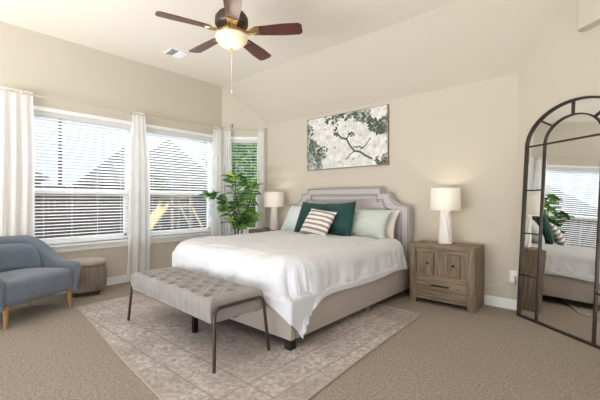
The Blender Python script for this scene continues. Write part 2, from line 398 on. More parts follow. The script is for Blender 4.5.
# ------------------------------------------------------------------ curtain rods and curtains
RX, RZ_ = -5.13, 2.455
t = thing('curtain_rod', 'long thin nickel curtain rod over the two wide windows', 'curtain rod', (RX, 1.6, RZ_))
bm = B(); tube(bm, [(0, -1.75, 0), (0, 2.20, 0)], 0.008, 8); obj('rod', bm, steel, t)
for y in (-0.7, 0.58, 2.10):
    bm = B(); tube(bm, [(0, y, 0), (0, y, 0.03), (XL - RX + .004, y, 0.03)], 0.005, 6); ball(bm, (0, y, 0.0), 0.016, 8)
    box(bm, XL - RX, XL - RX + .008, y - .015, y + .015, -0.01, 0.07); obj('bracket', bm, steel, t)
bm = B(); ball(bm, (0, 2.21, 0), 0.02, 10); obj('finial', bm, steel, t)
dC = (P_B - P_L).normalized(); nC = Vector((dC.y, -dC.x, 0))
rc = P_L + nC * 0.10
t = thing('curtain_rod', 'short thin nickel curtain rod above the corner window', 'curtain rod', (rc.x, rc.y, RZ_))
bm = B(); tube(bm, [dC * 0.07, dC * 0.79], 0.008, 8); obj('rod', bm, steel, t)
for s in (0.10, 0.765):
    bm = B(); q = dC * s; tube(bm, [q, q + Vector((0, 0, .03)), q - nC * 0.098 + Vector((0, 0, .03))], 0.005, 6)
    box(bm, -.015, .015, -.004, .004, -.01, .07, Matrix.Translation(q - nC * .096) @ Matrix(((dC.x, -dC.y, 0, 0), (dC.y, dC.x, 0, 0), (0, 0, 1, 0), (0, 0, 0, 1))))
    obj('bracket', bm, steel, t)

def curtain(p, d, w_top, w_bot, folds, label, z_bot=0.02, amp=0.019, seed=0, shift=0.0):
    """p = middle of the panel on the rod; d = direction along the rod"""
    root = thing('curtain', label, 'curtain', (p[0], p[1], 0.0), 0, 'white curtain panels')
    d = Vector(d).normalized(); n = Vector((d.y, -d.x, 0)); Ht = RZ_ + 0.035
    rnd = random.Random(seed); ph = [rnd.random() * 6 for _ in range(4)]
    def fn(u, v):
        z = Ht + (z_bot - Ht) * v
        k = min(1, v * 3); w = w_top + (w_bot - w_top) * (k * k * (3 - 2 * k)) * (0.75 + 0.25 * v)
        s = (u - 0.5) * w + 0.012 * math.sin(v * 5 + ph[0]) * v + shift * v
        a = amp * (0.35 + 0.65 * min(1, v * 4)) * (1 + 0.3 * math.sin(v * 3 + ph[1]))
        y = a * math.sin(u * folds * 2 * PI + 0.5 * math.sin(v * 2.2 + ph[2])) + 0.3 * a * math.sin(u * folds * 4.7 + ph[3] + v * 1.5)
        if v < 0.03: y *= 0.6
        q = d * s + n * y; return Vector((q.x, q.y, z))
    bm = B(); grid(bm, folds * 18 + 1, 40, fn); obj('cloth', bm, curtain_m, root, True, 80)
    for i in range(max(2, folds // 2 + 1)):
        m_ = max(1, folds // 2); s = (i / m_ - 0.5) * w_top * 0.85
        bm = B(); c_ = d * s + Vector((0, 0, RZ_))
        tube(bm, [c_ + n * 0.018 * math.cos(a) + Vector((0, 0, 0.018 * math.sin(a))) for a in [2 * PI * k / 12 for k in range(12)]], 0.003, 6, closed=True)
        obj('ring_hook', bm, steel, root)
curtain((RX, 0.80), (0, 1, 0), 0.40, 0.44, 4, 'white curtain panel at the left edge, behind the blue armchair', seed=1)
curtain((RX, 2.255), (0, 1, 0), 0.18, 0.33, 3, 'white curtain panel hanging between the two wide windows', seed=2, amp=0.022)
curtain((RX, 3.63), (0, 1, 0), 0.18, 0.24, 3, 'white curtain panel right of the middle window, left of the fig', seed=3)
pc = rc + dC * 0.115; curtain((pc.x, pc.y), dC, 0.12, 0.15, 3, 'slim white curtain panel on the left of the corner window', seed=4, amp=0.017)
pc = rc + dC * 0.715; curtain((pc.x, pc.y), dC, 0.11, 0.14, 3, 'white curtain panel right of corner window, beside the far lamp', seed=5, amp=0.02)

# plant hook on the corner wall
hk = P_L + dC * 0.19 + nC * 0.0
t = thing('wall_hook', 'small dark hook on the wall above the corner window', 'hook', (hk.x, hk.y, 2.555))
bm = B(); tube(bm, [nC * 0.001 + Vector((0, 0, .03)), nC * 0.03 + Vector((0, 0, .03)), nC * 0.035, nC * 0.02 + Vector((0, 0, -.03)), nC * .012 + Vector((0, 0, -.015))], 0.006, 6); obj('hook', bm, black_iron, t)

# ------------------------------------------------------------------ ceiling fan
FX, FY, FZ = -2.588, 1.987, 2.75
t = thing('ceiling_fan', 'five-blade cherry wood ceiling fan with lit frosted bowl', 'ceiling fan', (FX, FY, FZ))
bm = B(); lathe(bm, [(.012, H - FZ - .002), (.012, .16)], 16, cap=False); lathe(bm, [(.014, .12), (.014, H - FZ - .06)], 16); obj('downrod', bm, bronze, t)
bm = B(); lathe(bm, [(.075, H - FZ - .001), (.072, H - FZ - .03), (.03, H - FZ - .09), (.016, H - FZ - .1)], 32); obj('canopy', bm, bronze, t)
bm = B(); lathe(bm, [(.03, .19), (.06, .18), (.125, .165), (.15, .13), (.152, .07), (.135, .045), (.10, .03), (.09, .02)][::-1], 40); obj('motor_housing', bm, bronze, t)
bm = B(); lathe(bm, [(.088, -.045), (.10, -.03), (.118, -.005), (.095, .02)], 40)
for k in range(20):
    a = 2 * PI * k / 20; ball(bm, (.115 * math.cos(a), .115 * math.sin(a), -.002), .011, 8)
obj('light_fitter', bm, brass, t)
for k in range(5):
    a = math.radians(179.3 + 72 * k); M = Matrix.Rotation(a, 4, 'Z') @ Matrix.Rotation(math.radians(-12), 4, 'X')
    bm = B(); ns = 18; out = []
    for i in range(ns + 1):
        u = i / ns; x = .20 + .455 * u; w = .052 + .022 * min(1, u * 1.6)
        if u > .93: w *= math.sqrt(max(0.02, 1 - ((u - .93) / .072) ** 2)) * .5 + .5
        if u < .04: w *= .75 + .25 * u / .04
        out.append((x, w))
    top = [(x, w) for x, w in out] + [(x, -w) for x, w in out[::-1]]
    A_ = [bm.verts.new(M @ Vector((x, y, .006))) for x, y in top]; B_ = [bm.verts.new(M @ Vector((x, y, -.001))) for x, y in top]
    bm.faces.new(A_); bm.faces.new(B_[::-1])
    for i in range(len(top)): bm.faces.new((A_[i], B_[i], B_[(i + 1) % len(top)], A_[(i + 1) % len(top)]))
    bl = obj('blade', bm, cherry, t, True, 30)
    bm = B()
    box(bm, .10, .21, -.018, .018, -.006, .0, M, ); box(bm, .19, .26, -.045, .045, -.007, -.001, M)
    for s in (-1, 1): tube(bm, [M @ Vector(p) for p in ((.12, .01 * s, -.006), (.16, .035 * s, -.008), (.20, .03 * s, -.008), (.24, .0, -.008))], .006, 6)
    obj('blade_bracket', bm, brass, bl)
bowl_m = mat('frosted_bowl', srgb(240, 224, 194), 0.4)
b_ = bowl_m.node_tree.nodes['Principled BSDF']; b_.inputs['Emission Color'].default_value = (1.0, 0.80, 0.55, 1); b_.inputs['Emission Strength'].default_value = 0.16
bm = B(); lathe(bm, [(.001, -.150), (.03, -.148), (.07, -.136), (.11, -.112), (.138, -.080), (.150, -.050), (.148, -.040), (.09, -.038)], 40); obj('glass_bowl', bm, bowl_m, t)
bm = B(); lathe(bm, [(.001, -.178), (.008, -.172), (.012, -.165), (.007, -.158), (.018, -.152), (.018, -.146)], 20); obj('bowl_finial', bm, brass, t)
bm = B(); tube(bm, [(.0, .0, -.175), (.0, 0, -.53)], .0018, 6); lathe(bm, [(.001, -.565), (.008, -.558), (.010, -.545), (.004, -.53)], 12); obj('pull_chain', bm, steel, t)
l = bpy.data.lights.new('fan_bulb', 'POINT'); l.energy = 2; l.color = (1, .9, .76); l.shadow_soft_size = .12
o = bpy.data.objects.new('fan_bulb', l); C.objects.link(o); o.parent = t; o.location = (0, 0, -.26)

# ceiling vent
t = thing('ceiling_vent', 'small white slotted air vent in the flat ceiling', 'vent', (-4.53, 2.51, H), math.radians(-2))
bm = B(); a_, b2 = .13, .13
box(bm, -a_, -a_ + .018, -b2, b2, -.012, 0); box(bm, a_ - .018, a_, -b2, b2, -.012, 0); box(bm, -a_, a_, -b2, -b2 + .018, -.012, 0); box(bm, -a_, a_, b2 - .018, b2, -.012, 0)
obj('frame', bm, trim_m, t, False)
bm = B()
for i in range(11):
    y = -.105 + .021 * i; box(bm, -.112, .112, -.008, .008, -.001, .001, Matrix.Translation((0, y, -.008)) @ Matrix.Rotation(math.radians(38 if y < -.02 else -38), 4, 'X'))
obj('louvres', bm, trim_m, t, False)
bm = B(); box(bm, -.115, .115, -.115, .115, -.0015, 0); obj('backing', bm, mat('vent_dark', srgb(130, 127, 122), .9), t, False)

# ------------------------------------------------------------------ rug
RC = Vector((-2.92, 2.35, 0))
cs = [Vector((-4.40, 1.25, 0)) - RC, Vector((-1.30, .93, 0)) - RC, Vector((-1.44, 3.53, 0)) - RC, Vector((-4.50, 3.62, 0)) - RC]
def rugpt(u, v, z):
    wob = .006 * math.sin(u * 9) * (1 - v) + .006 * math.sin(v * 7 + 1) * u
    p = cs[0] * (1 - u) * (1 - v) + cs[1] * u * (1 - v) + cs[2] * u * v + cs[3] * (1 - u) * v
    return Vector((p.x + wob, p.y + wob, z))
bm = B(); grid(bm, 60, 50, lambda u, v: rugpt(u, v, .012)); n_ = 60
rg = obj('area_rug', bm, rug_m); rg.location = (RC.x, RC.y, 0)
tag(rg, 'large worn beige and mauve oriental rug under bed and bench', 'rug')
bm = B()
edge = [rugpt(i / 30, 0, .007) for i in range(30)] + [rugpt(1, i / 30, .007) for i in range(30)] + [rugpt(1 - i / 30, 1, .007) for i in range(30)] + [rugpt(0, 1 - i / 30, .007) for i in range(30)]
tube(bm, edge, .0075, 6, closed=True); obj('binding', bm, mat('rug_binding', srgb(176, 164, 150), .9), rg)

# ------------------------------------------------------------------ bed
BX, BY = -2.905, 3.16          # bed centre on the floor; foot at y 1.93, headboard at y 4.3
t = thing('bed', 'king bed with grey linen nailhead headboard and upholstered rails', 'bed', (BX, BY, 0))
HW = 1.065; YF, YH = 1.985 - BY, 4.27 - BY
for nm, (x0, x1, y0, y1) in {'side_rail': (HW - .07, HW, YF + .07, YH)}.items():
    for s in (-1, 1):
        bm = B(); box(bm, min(s * x0, s * x1), max(s * x0, s * x1), y0, y1, .09, .37, bev=.015)
        o = obj(nm, bm, linen, t)
bm = B(); box(bm, -HW, HW, YF, YF + .07, .09, .37, bev=.018); obj('foot_rail', bm, linen, t)
bm = B(); box(bm, -HW + .07, HW - .07, YF + .07, YH, .22, .27); obj('slat_base', bm, mat('pine_slats', srgb(190, 160, 120), .7), t, False)
for x in (-HW + .045, HW - .045):
    for y in (YF + .04, YH - .06):
        bm = B(); box(bm, x - .034, x + .034, y - .034, y + .034, .0125, .09, bev=.004); obj('leg', bm, black_leg, t, False)
for x, y in ((HW - .06, .1), (-HW + .06, .1), (0, .1)):
    bm = B(); lathe(bm, [(.018, .0125), (.018, .09 if x else .22)], 12, c=(x, y, 0)); obj('centre_leg', bm, mat('pine_leg', srgb(150, 128, 100), .6), t)
# headboard outline (stepped top, scooped shoulders)
def hb_outline(ins, zb):
    W = 1.035 - ins; zt = 1.375 - ins; c = .64 - ins * .55; st = 1.30 - ins; zs = 1.135 - ins * .9; xa = .77 - ins * .9
    p = [(-W, zb), (-W, zs - .01)]
    for k in range(11):      # scooped shoulder: flat by the side, steep at the step
        a = PI / 2 * k / 10; p.append((-W + (W - xa) * (.25 + .75 * math.sin(a)), zs + (st - zs) * (1 - math.cos(a))))
    p += [(-xa + .012, st), (-c, st), (-c, zt)]
    return p + [(-x, z) for x, z in p[::-1]]
Yh = 4.27 - BY
bm = B(); prism(bm, hb_outline(0, .34), Yh, Yh + .075); hb = obj('headboard', bm, linen_l, t, False)
def band(bm, i0, i1, zb, y0, y1):
    A, B2 = hb_outline(i0, zb), hb_outline(i1, zb); n = len(A)
    va = [[bm.verts.new((x, y, z)) for x, z in A] for y in (y0, y1)]; vb = [[bm.verts.new((x, y, z)) for x, z in B2] for y in (y0, y1)]
    for i in range(n - 1):
        bm.faces.new((va[0][i], va[0][i + 1], vb[0][i + 1], vb[0][i]))
        bm.faces.new((va[0][i], va[1][i], va[1][i + 1], va[0][i + 1])); bm.faces.new((vb[0][i], vb[0][i + 1], vb[1][i + 1], vb[1][i]))
for nm, i0, i1, y in (('outer_border', .0, .11, .045), ('inner_border', .125, .165, .022)):
    bm = B(); band(bm, i0, i1, .36, Yh - y, Yh + .001); obj(nm, bm, linen_l, hb, False)
def walk(pts, step):
    out = []; acc = 0
    for (a, b) in zip(pts, pts[1:]):
        a, b = Vector(a), Vector(b); L_ = (b - a).length; s = acc
        while s < L_: out.append(a + (b - a) * s / L_); s += step
        acc = s - L_
    return out
for ins, y in ((.013, .047), (.097, .047)):
    bm = B()
    for q in walk(hb_outline(ins, .42), .026): ball(bm, (q[0], Yh - y, q[1]), .009, 6, (1, .5, 1))
    obj('nailhead_trim', bm, nail_m, hb)
for s in (-1, 1):
    bm = B(); box(bm, s * .90 - .09, s * .90 + .09, Yh + .005, Yh + .07, .0, .34); obj('headboard_leg', bm, linen, t, False)

bm = B(); box(bm, -.965, .965, YF + .09, YH - .01, .27, .60, bev=.05)
mt = obj('mattress', bm, mat('mattress_ticking', srgb(236, 234, 230), .9)); mt.location = (BX, BY, 0)
tag(mt, 'thick white mattress on the upholstered bed frame', 'mattress')

# duvet: one draped sheet, cloth coordinates (a across, b from head to foot)
TOPZ = .70
def drape():
    W = .90; F_ = -(BY - 2.12); HEADY = 4.02 - BY      # top footprint before the rounded edge
    drop_r, drop_f = .475, .43; rr = .14
    na, nb = 240, 240; bm = B()
    def prof(e, flare):
        q = rr * PI / 2
        if e < q: a = e / rr; return rr * math.sin(a), rr * (1 - math.cos(a))
        return rr + (e - q) * math.sin(flare), rr + (e - q) * math.cos(flare)
    def fn(u, v):
        a = -W - drop_r + (2 * W + 2 * drop_r) * u
        b = HEADY + (F_ - drop_f - HEADY) * v
        sg = 1 if a > 0 else -1; rho = .20 if sg > 0 else .30
        w_ = W if sg > 0 else W - .03
        q1 = noise.noise(Vector((a * 1.2, b * 1.2, 8))) * 1.5
        nz = noise.noise(Vector((a * 2.1, b * 2.1, 3))) * .022 + (.5 - abs(noise.noise(Vector((a * 4 + q1, b * 2.2 - q1, 9))))) * .030 + (.5 - abs(noise.noise(Vector((a * 7 - b * 5 + q1, b * 6, 5))))) * .014
        ccx, ccy = w_ - rho, F_ + rho; dx_, dy_ = abs(a) - ccx, ccy - b; cor = 0
        if dx_ > 0 and dy_ > 0:
            r_ = math.hypot(dx_, dy_); ang = math.atan2(dx_, dy_); e = r_ - rho; cor = math.sin(2 * ang)
            nx_, ny_ = math.sin(ang), -math.cos(ang); base = Vector((sg * (ccx + nx_ * rho), ccy + ny_ * rho, 0))
        elif dx_ > 0: e = abs(a) - w_; base = Vector((sg * w_, b, 0)); ang = PI / 2
        elif dy_ > 0: e = F_ - b; base = Vector((a, F_, 0)); ang = 0
        else: e = -1
        if e <= 0:
            return Vector((a, b, TOPZ + nz + .018 * (1 - (a / W) ** 2)))
        a2 = ang + .32 * cor if sg > 0 else ang
        n = Vector((sg * math.sin(a2), -math.cos(a2), 0)); side = math.sin(ang) ** 2
        e *= 1 - (.04 if sg > 0 else .52) * cor * min(1, e / .5)
        hemn = .10 * noise.noise(Vector((base.x * 1.7, base.y * 1.7, 7)))
        e *= 1 - (.10 + hemn) * (1 - cor)
        h, dz = prof(e, (.02 + .11 * side) * (1 - cor) + (.30 if sg > 0 else .16) * cor)
        k = min(1, max(0, (e - .08) / .25)); s_ = base.y * side + base.x * (1 - side) + ang * .3
        rip = (.010 * math.sin(s_ * 15 + 4 * noise.noise(Vector((s_ * 1.5, 1, 1)))) + .005 * math.sin(s_ * 43 + 2 * math.sin(s_ * 5)) + .034 * noise.noise(Vector((s_ * 4, e * 4, 4))) + .016 * (.5 - abs(noise.noise(Vector((s_ * 9 + e * 6, e * 5, 14)))))) * k
        p = base + n * (h + rip + .005 + (.012 * math.sin(ang * 13 + 3 * e) * min(1, e * 3) * min(1, cor * 1.6) if cor else 0)); z = TOPZ - dz + nz * max(0, 1 - e * 3)
        x, y = p.x, p.y
        if z < .42 and cor > .05 and sg > 0:
            tx = (HW + .03 - abs(x)) / max(.05, abs(n.x)); ty = (y - (YF - .03)) / max(.05, -n.y); tt = min(tx, ty)
            if tx > 0 and ty > 0: x += n.x * tt; y += n.y * tt
        elif z < .42 and cor <= .05:   # hangs outside the rails
            if side > .5 and abs(x) < HW + .022: x = sg * (HW + .022 + .006 * math.sin(s_ * 9))
            elif side <= .5 and y > YF - .022: y = YF - .022
        return Vector((x, y, max(.05, z)))
    grid(bm, na, nb, fn)
    return bm
du = obj('duvet', drape(), duvet_m, None, True, 180); du.location = (BX, BY, 0)
sd = du.modifiers.new('thick', 'SOLIDIFY'); sd.thickness = .012; sd.offset = 1
tag(du, 'rumpled white duvet draped over the bed, corner hanging low', 'duvet')

# pillows
def pillow(name, w, h, T, m, loc, rx, rz, ry, label, cat='pillow', group=None, pinch=.07, seed=0, n=34):
    """lies in its local XY plane, thickness along Z, then tilted upright by rx"""
    bm = B()
    def side(sgn):
        def fn(u, v):
            a, b = u * 2 - 1, v * 2 - 1
            x = a * w / 2 * (1 - pinch * (1 - b * b) * abs(a) ** 3); y = b * h / 2 * (1 - pinch * (1 - a * a) * abs(b) ** 3)
            th = T / 2 * (max(0, 1 - abs(a) ** 2.6) ** .55) * (max(0, 1 - abs(b) ** 2.6) ** .55)
            th *= 1 + .14 * noise.noise(Vector((a * 1.7 + seed, b * 1.7, sgn)))
            th += .012 * noise.noise(Vector((a * 4 + seed, b * 5, 2))) * (1 - a * a) * (1 - b * b)
            return Vector((x, y, sgn * th))
        return fn
    grid(bm, n, n, side(1)); grid(bm, n, n, side(-1)); bmesh.ops.remove_doubles(bm, verts=bm.verts, dist=.0004)
    o = obj(name, bm, m, None, True, 80)
    o.rotation_mode = 'ZXY' if False else 'XYZ'
    R_ = Matrix.Rotation(rz, 4, 'Z') @ Matrix.Rotation(rx, 4, 'X') @ Matrix.Rotation(ry, 4, 'Z')
    o.rotation_euler = R_.to_euler(); 
    zmin = min((R_ @ v.co).z for v in o.data.vertices); o.location = (loc[0], loc[1], loc[2] - zmin)
    tag(o, label, cat, group); return o
d2r = math.radians
ZD = TOPZ + .002
pillow('bed_pillow', .82, .42, .17, white_p, (-2.39, 4.13, ZD), d2r(62), 0, 0, 'cream pillow leaning on headboard behind the mint pillow', group='bed pillows', seed=1)
pillow('bed_pillow', .84, .44, .17, white_p, (-3.38, 4.13, ZD), d2r(66), 0, 0, 'cream pillow mostly hidden behind the two green cushions', group='bed pillows', seed=2)
pillow('bed_pillow', .80, .44, .20, mint, (-2.42, 3.97, ZD), d2r(58), d2r(1), 0, 'pale mint pillow right of the green cushions', group='bed pillows', seed=3)
pillow('bed_pillow', .80, .48, .20, pale_blue, (-3.42, 3.97, ZD), d2r(58), d2r(-3), 0, 'pale blue pillow peeking out left of the green cushions', group='bed pillows', seed=4)
pillow('throw_cushion', .50, .48, .16, green_v, (-3.13, 3.81, ZD), d2r(68), d2r(2), d2r(-4), 'dark green velvet cushion on the left, partly behind the striped one', 'cushion', 'green velvet cushions', .06, 5)
pillow('throw_cushion', .50, .48, .16, green_v, (-2.66, 3.80, ZD), d2r(70), d2r(-4), d2r(4), 'dark green velvet cushion on the right, next to the mint pillow', 'cushion', 'green velvet cushions', .06, 6)
pillow('throw_cushion', .45, .41, .14, stripe_m, (-2.87, 3.62, ZD), d2r(56), d2r(2), d2r(-7), 'cream cushion with brown stripes in front of the green cushions', 'cushion', None, .05, 7)

# ------------------------------------------------------------------ bench
KX, KY = -2.762, 1.672
t = thing('tufted_bench', 'grey tufted velvet bench with bronze tube legs at foot of bed', 'bench', (KX, KY, .0125), math.radians(-2))
BL, BD = .695, .235
def seat():
    bm = B(); z0, z1 = .315, .475
    pits = []
    nx, ny = 7, 4
    for j in range(ny):
        for i in range(nx + (j % 2)):
            x = (i + .5 - .5 * (j % 2)) / nx * 2 * (BL - .05) - (BL - .05); y = (j + .5) / ny * 2 * (BD - .03) - (BD - .03)
            if abs(x) < BL - .05: pits.append((x, y))
    sxp = 2 * (BL - .05) / nx; syp = 2 * (BD - .03) / ny
    def rr_(a, L_, r):
        return a
    def fn(u, v):
        x = (u * 2 - 1) * BL; y = (v * 2 - 1) * BD
        dmin = min(math.hypot(x - p[0], y - p[1]) for p in pits)
        a = (x + BL - .05) / sxp; b = (y + BD - .03) / syp
        # folds run diagonally between the buttons
        f1 = abs(math.sin(PI * (a + b * .5 - .25 - 0.0))); f2 = abs(math.sin(PI * (a - b * .5 + .25)))
        puff = (min(1, f1 * 1.6) * min(1, f2 * 1.6)) ** .5
        pit = 1 - math.exp(-(dmin / .033) ** 2)
        ex = min(1, (BL - abs(x)) / .03); ey = min(1, (BD - abs(y)) / .03)
        edge = math.sqrt(max(0, 1 - (1 - ex) ** 2)) * math.sqrt(max(0, 1 - (1 - ey) ** 2))
        inn = min(1, (BL - abs(x)) / .07, (BD - abs(y)) / .06); inn = inn * inn * (3 - 2 * inn)
        z = z1 - .016 + .016 * edge + .016 * puff * inn - .075 * (1 - pit) * min(1, inn * 1.6 + .25)
        return Vector((x, y, z))
    NU, NV = 250, 90
    g = grid(bm, NU, NV, fn)
    ring = [g[i][0] for i in range(NU)] + [g[-1][j] for j in range(1, NV)] + [g[i][-1] for i in range(NU - 2, -1, -1)] + [g[0][j] for j in range(NV - 2, 0, -1)]
    prev = ring
    for k in range(1, 9):
        f = k / 8; cur = []
        for v in ring:
            s = v.co.x * 34 + v.co.y * 34
            out = .012 * math.sin(PI * min(1, f * 1.15)) +  -.013 * math.exp(-((((v.co.x + BL - .05) / sxp * 1.0 + .25) % .5 - .25) / .05) ** 2) * (1 - f * .5) * min(1, 3 * f) * min(1, 4 * (1 - f) + .2) + .004 * noise.noise(Vector((v.co.x * 14, v.co.y * 14, f * 2)))
            nx_ = 1 if v.co.x > BL - 1e-4 else (-1 if v.co.x < -BL + 1e-4 else 0); ny_ = 1 if v.co.y > BD - 1e-4 else (-1 if v.co.y < -BD + 1e-4 else 0)
            cur.append(bm.verts.new((v.co.x + nx_ * out, v.co.y + ny_ * out, v.co.z + (z0 - v.co.z) * f)))
        n = len(ring)
        for i in range(n): bm.faces.new((prev[i], prev[(i + 1) % n], cur[(i + 1) % n], cur[i]))
        prev = cur
    bm.faces.new(prev); return bm, pits, fn
bm, pits, sfn = seat(); st = obj('seat', bm, bench_m, t, True, 60)
for (x, y) in pits:
    z = sfn((x / BL + 1) / 2, (y / BD + 1) / 2).z
    bm = B(); ball(bm, (x, y, z + .004), .010, 8, (1, 1, .5)); obj('button', bm, bench_m, st)
def arc(cx, cz, r, a0, a1, n, x, sgn):
    return [(x, sgn * (cx + r * math.cos(a)), cz + r * math.sin(a)) for a in [a0 + (a1 - a0) * i / n for i in range(n + 1)]]
for s in (-1, 1):      # inverted-U tube frame on each end, legs splayed
    xs = BL + .028; topz = .425; yt = BD - .01; yb_ = BD + .015; r = .05
    pts = []
    for y_, z_ in [(-yb_, 0.0), (-yt, topz - r)] : pts.append((y_, z_))
    for k in range(1, 6): a = PI - PI / 2 * k / 5; pts.append((-yt + r + r * math.cos(a), topz - r + r * math.sin(a)))
    half = pts; full = half + [(-y_, z_) for y_, z_ in half[::-1]]
    bm = B(); tube(bm, [(s * (xs + .035 * (1 - z_ / topz)), y_, z_ if z_ > 0 else 0) for y_, z_ in full], .0125, 10); obj('leg_frame', bm, bronze, t)
bm = B(); box(bm, -BL + .03, BL - .03, -.03, .03, .298, .316); box(bm, -BL + .03, BL - .03, -BD + .02, -BD + .045, .298, .316); box(bm, -BL + .03, BL - .03, BD - .045, BD - .02, .298, .316); obj('under_frame', bm, black_iron, t, False)
bm = B(); box(bm, -.02, .02, .02, .06, 0, .30); obj('centre_leg', bm, black_iron, t, False)

# ------------------------------------------------------------------ armchair
u_ = Vector((-.47, .883, 0)); AR = math.atan2(u_.y, u_.x) - PI / 2      # local +y runs along the front, local +x faces the room
t = thing('armchair', 'slate blue velvet barrel armchair with oak legs by the window', 'armchair', (-4.335, .905, 0), AR)
Wc, Dp, TR = .405, .60, .062
def path(s):       # 0 = right (far) arm front, 1 = near arm front ; returns point, tangent
    L1 = .30; La = PI * math.sqrt((Wc ** 2 + (Dp - L1) ** 2) / 2); tot = 2 * L1 + La; q = s * tot
    if q < L1: return Vector((.045 - q, Wc, 0)), Vector((-1, 0, 0))
    if q > L1 + La: return Vector((.045 - (tot - q), -Wc, 0)), Vector((1, 0, 0))
    a = PI / 2 + PI * (q - L1) / La; rx_ = Dp - L1
    return Vector((.045 - L1 + rx_ * math.cos(a), Wc * math.sin(a), 0)), Vector((-rx_ * math.sin(a), Wc * math.cos(a), 0)).normalized()
def rim(s):
    k = min(1, max(0, (min(s, 1 - s) - .12) / .25)); return .50 + .275 * (k * k * (3 - 2 * k)) + .03 * math.sin(PI * s)
def shell():
    bm = B(); rings = []; ns = 96; z0 = .185
    for i in range(ns + 1):
        s = i / ns; p, tg = path(s); n = Vector((tg.y, -tg.x, 0))   # outward
        if n.dot(p - Vector((-.26, 0, 0))) < 0: n = -n
        e = min(s, 1 - s); r = TR * (math.sqrt(max(0.0004, 1 - (1 - min(1, e / .035)) ** 2)))
        h = rim(s) - (TR - r) * .8; lean = .10 * (h - .45) + .02
        tp = min(1, e / .035); off = p + (tg if s < .5 else -tg) * 0
        pr_ = []
        for k in range(5): f = k / 4; z = z0 + (h - TR - z0) * f; pr_.append((-r * (.85 + .15 * f) + lean * (z - z0) / .5, z))
        for k in range(1, 8): a = PI - PI * k / 8; pr_.append((r * math.cos(a) * 1.0 + lean * (h - z0) / .5, h - TR + TR * math.sin(a)))
        for k in range(5): f = 1 - k / 4; z = z0 + (h - TR - z0) * f; pr_.append((r * (.85 + .15 * f) + lean * (z - z0) / .5 - .03 * (1 - f), z))
        rings.append([bm.verts.new(off + n * a + Vector((0, 0, z))) for a, z in pr_])
    m = len(rings[0])
    for A, B2 in zip(rings, rings[1:]):
        for k in range(m): bm.faces.new((A[k], A[(k + 1) % m], B2[(k + 1) % m], B2[k]))
    bm.faces.new(rings[0]); bm.faces.new(rings[-1][::-1]); return bm
obj('arm_and_back', shell(), blue_m, t, True, 60)
def dshape(a, grow=0.0):   # D plan of the seat
    x = math.cos(a); y = math.sin(a); W_ = Wc - .045 + grow
    if x > 0: return Vector(((.045 + grow) * abs(x) ** .75, W_ * math.copysign(abs(y) ** .35, y) if True else 0, 0))
    return Vector(((Dp - .07 + grow) * -abs(x) ** .9, W_ * math.copysign(abs(y) ** .6, y), 0))
def slab(z0, z1, r, crown, grow=0.0):
    bm = B(); n = 72; prof = [(0.0, z0, 1)]; rings = []
    lv = [(-r, z0)] + [(-r + r * math.sin(PI / 2 * k / 4), z0 + r * (1 - math.cos(PI / 2 * k / 4))) for k in range(1, 5)] + [(-r + r * math.cos(PI / 2 * k / 5), z1 - r + r * math.sin(PI / 2 * k / 5)) for k in range(0, 6)]
    for ins, z in lv: rings.append([bm.verts.new(dshape(2 * PI * i / n, grow + ins) + Vector((0, 0, z))) for i in range(n)])
    top = rings[-1]
    for f in (.85, .6, .3): 
        c = Vector((-.22, 0, 0)); rings.append([bm.verts.new(c + (Vector((v.co.x, v.co.y, 0)) - c) * f + Vector((0, 0, z1 + crown * (1 - f * f)))) for v in top])
    for A, B2 in zip(rings, rings[1:]):
        for k in range(n): bm.faces.new((A[k], A[(k + 1) % n], B2[(k + 1) % n], B2[k]))
    bm.faces.new(rings[0][::-1]); bm.faces.new(rings[-1]); return bm
obj('seat', slab(.188, .445, .065, .02, .005), blue_m, t, True, 60)
bm = B()
def backc(u, v):
    s = .27 + .46 * u; p, tg = path(s); n = Vector((tg.y, -tg.x, 0))
    if n.dot(p - Vector((-.26, 0, 0))) < 0: n = -n
    a, b = u * 2 - 1, v * 2 - 1; zt = .44 + .29 * (1 - abs(a) ** 4) ** .5; z = .42 + (zt - .42) * v
    th = .055 * (max(0, 1 - abs(a) ** 3) ** .5) * (max(0, 1 - abs(b) ** 4) ** .5)
    q = p - n * (TR - .012 - .04 * (z - .4) + th); return Vector((q.x, q.y, z))
grid(bm, 40, 20, backc); obj('back_cushion', bm, blue_m, t, True, 80)
for x, y in ((0, .333), (0, -.333), (-.46, .25), (-.46, -.25)):
    bm = B(); tube(bm, [(x + .012 * (1 if x == 0 else -1), y * 1.03, 0.0), (x, y, .21)], [.016, .026], 14); obj('leg', bm, oak_m, t)

# ------------------------------------------------------------------ ottoman
t = thing('ottoman', 'round taupe velvet ottoman with channelled sides under the window', 'ottoman', (-4.985, 1.53, 0))
bm = B()
def oside(u, v):
    a = 2 * PI * u; z = .055 + .325 * v; bul = .018 * math.sin(PI * v) ; r = .212 + bul - .007 * (1 - abs(math.sin(a * 14)))
    if v < .08: r -= .02 * (1 - v / .08)
    return Vector((r * math.cos(a), r * math.sin(a), z))
g = grid(bm, 224, 14, oside, True); bm.faces.new([g[i][0] for i in range(224)][::-1]); bm.faces.new([g[i][-1] for i in range(224)])
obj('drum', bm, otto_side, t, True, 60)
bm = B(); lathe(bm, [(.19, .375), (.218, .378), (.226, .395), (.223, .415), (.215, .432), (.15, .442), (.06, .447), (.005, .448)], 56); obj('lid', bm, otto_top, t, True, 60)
for k in range(4):
    a = PI / 4 + PI / 2 * k - .35; bm = B(); lathe(bm, [(.02, 0), (.028, .03), (.03, .058)], 14, c=(.165 * math.cos(a), .165 * math.sin(a), 0)); obj('foot', bm, walnut, t)

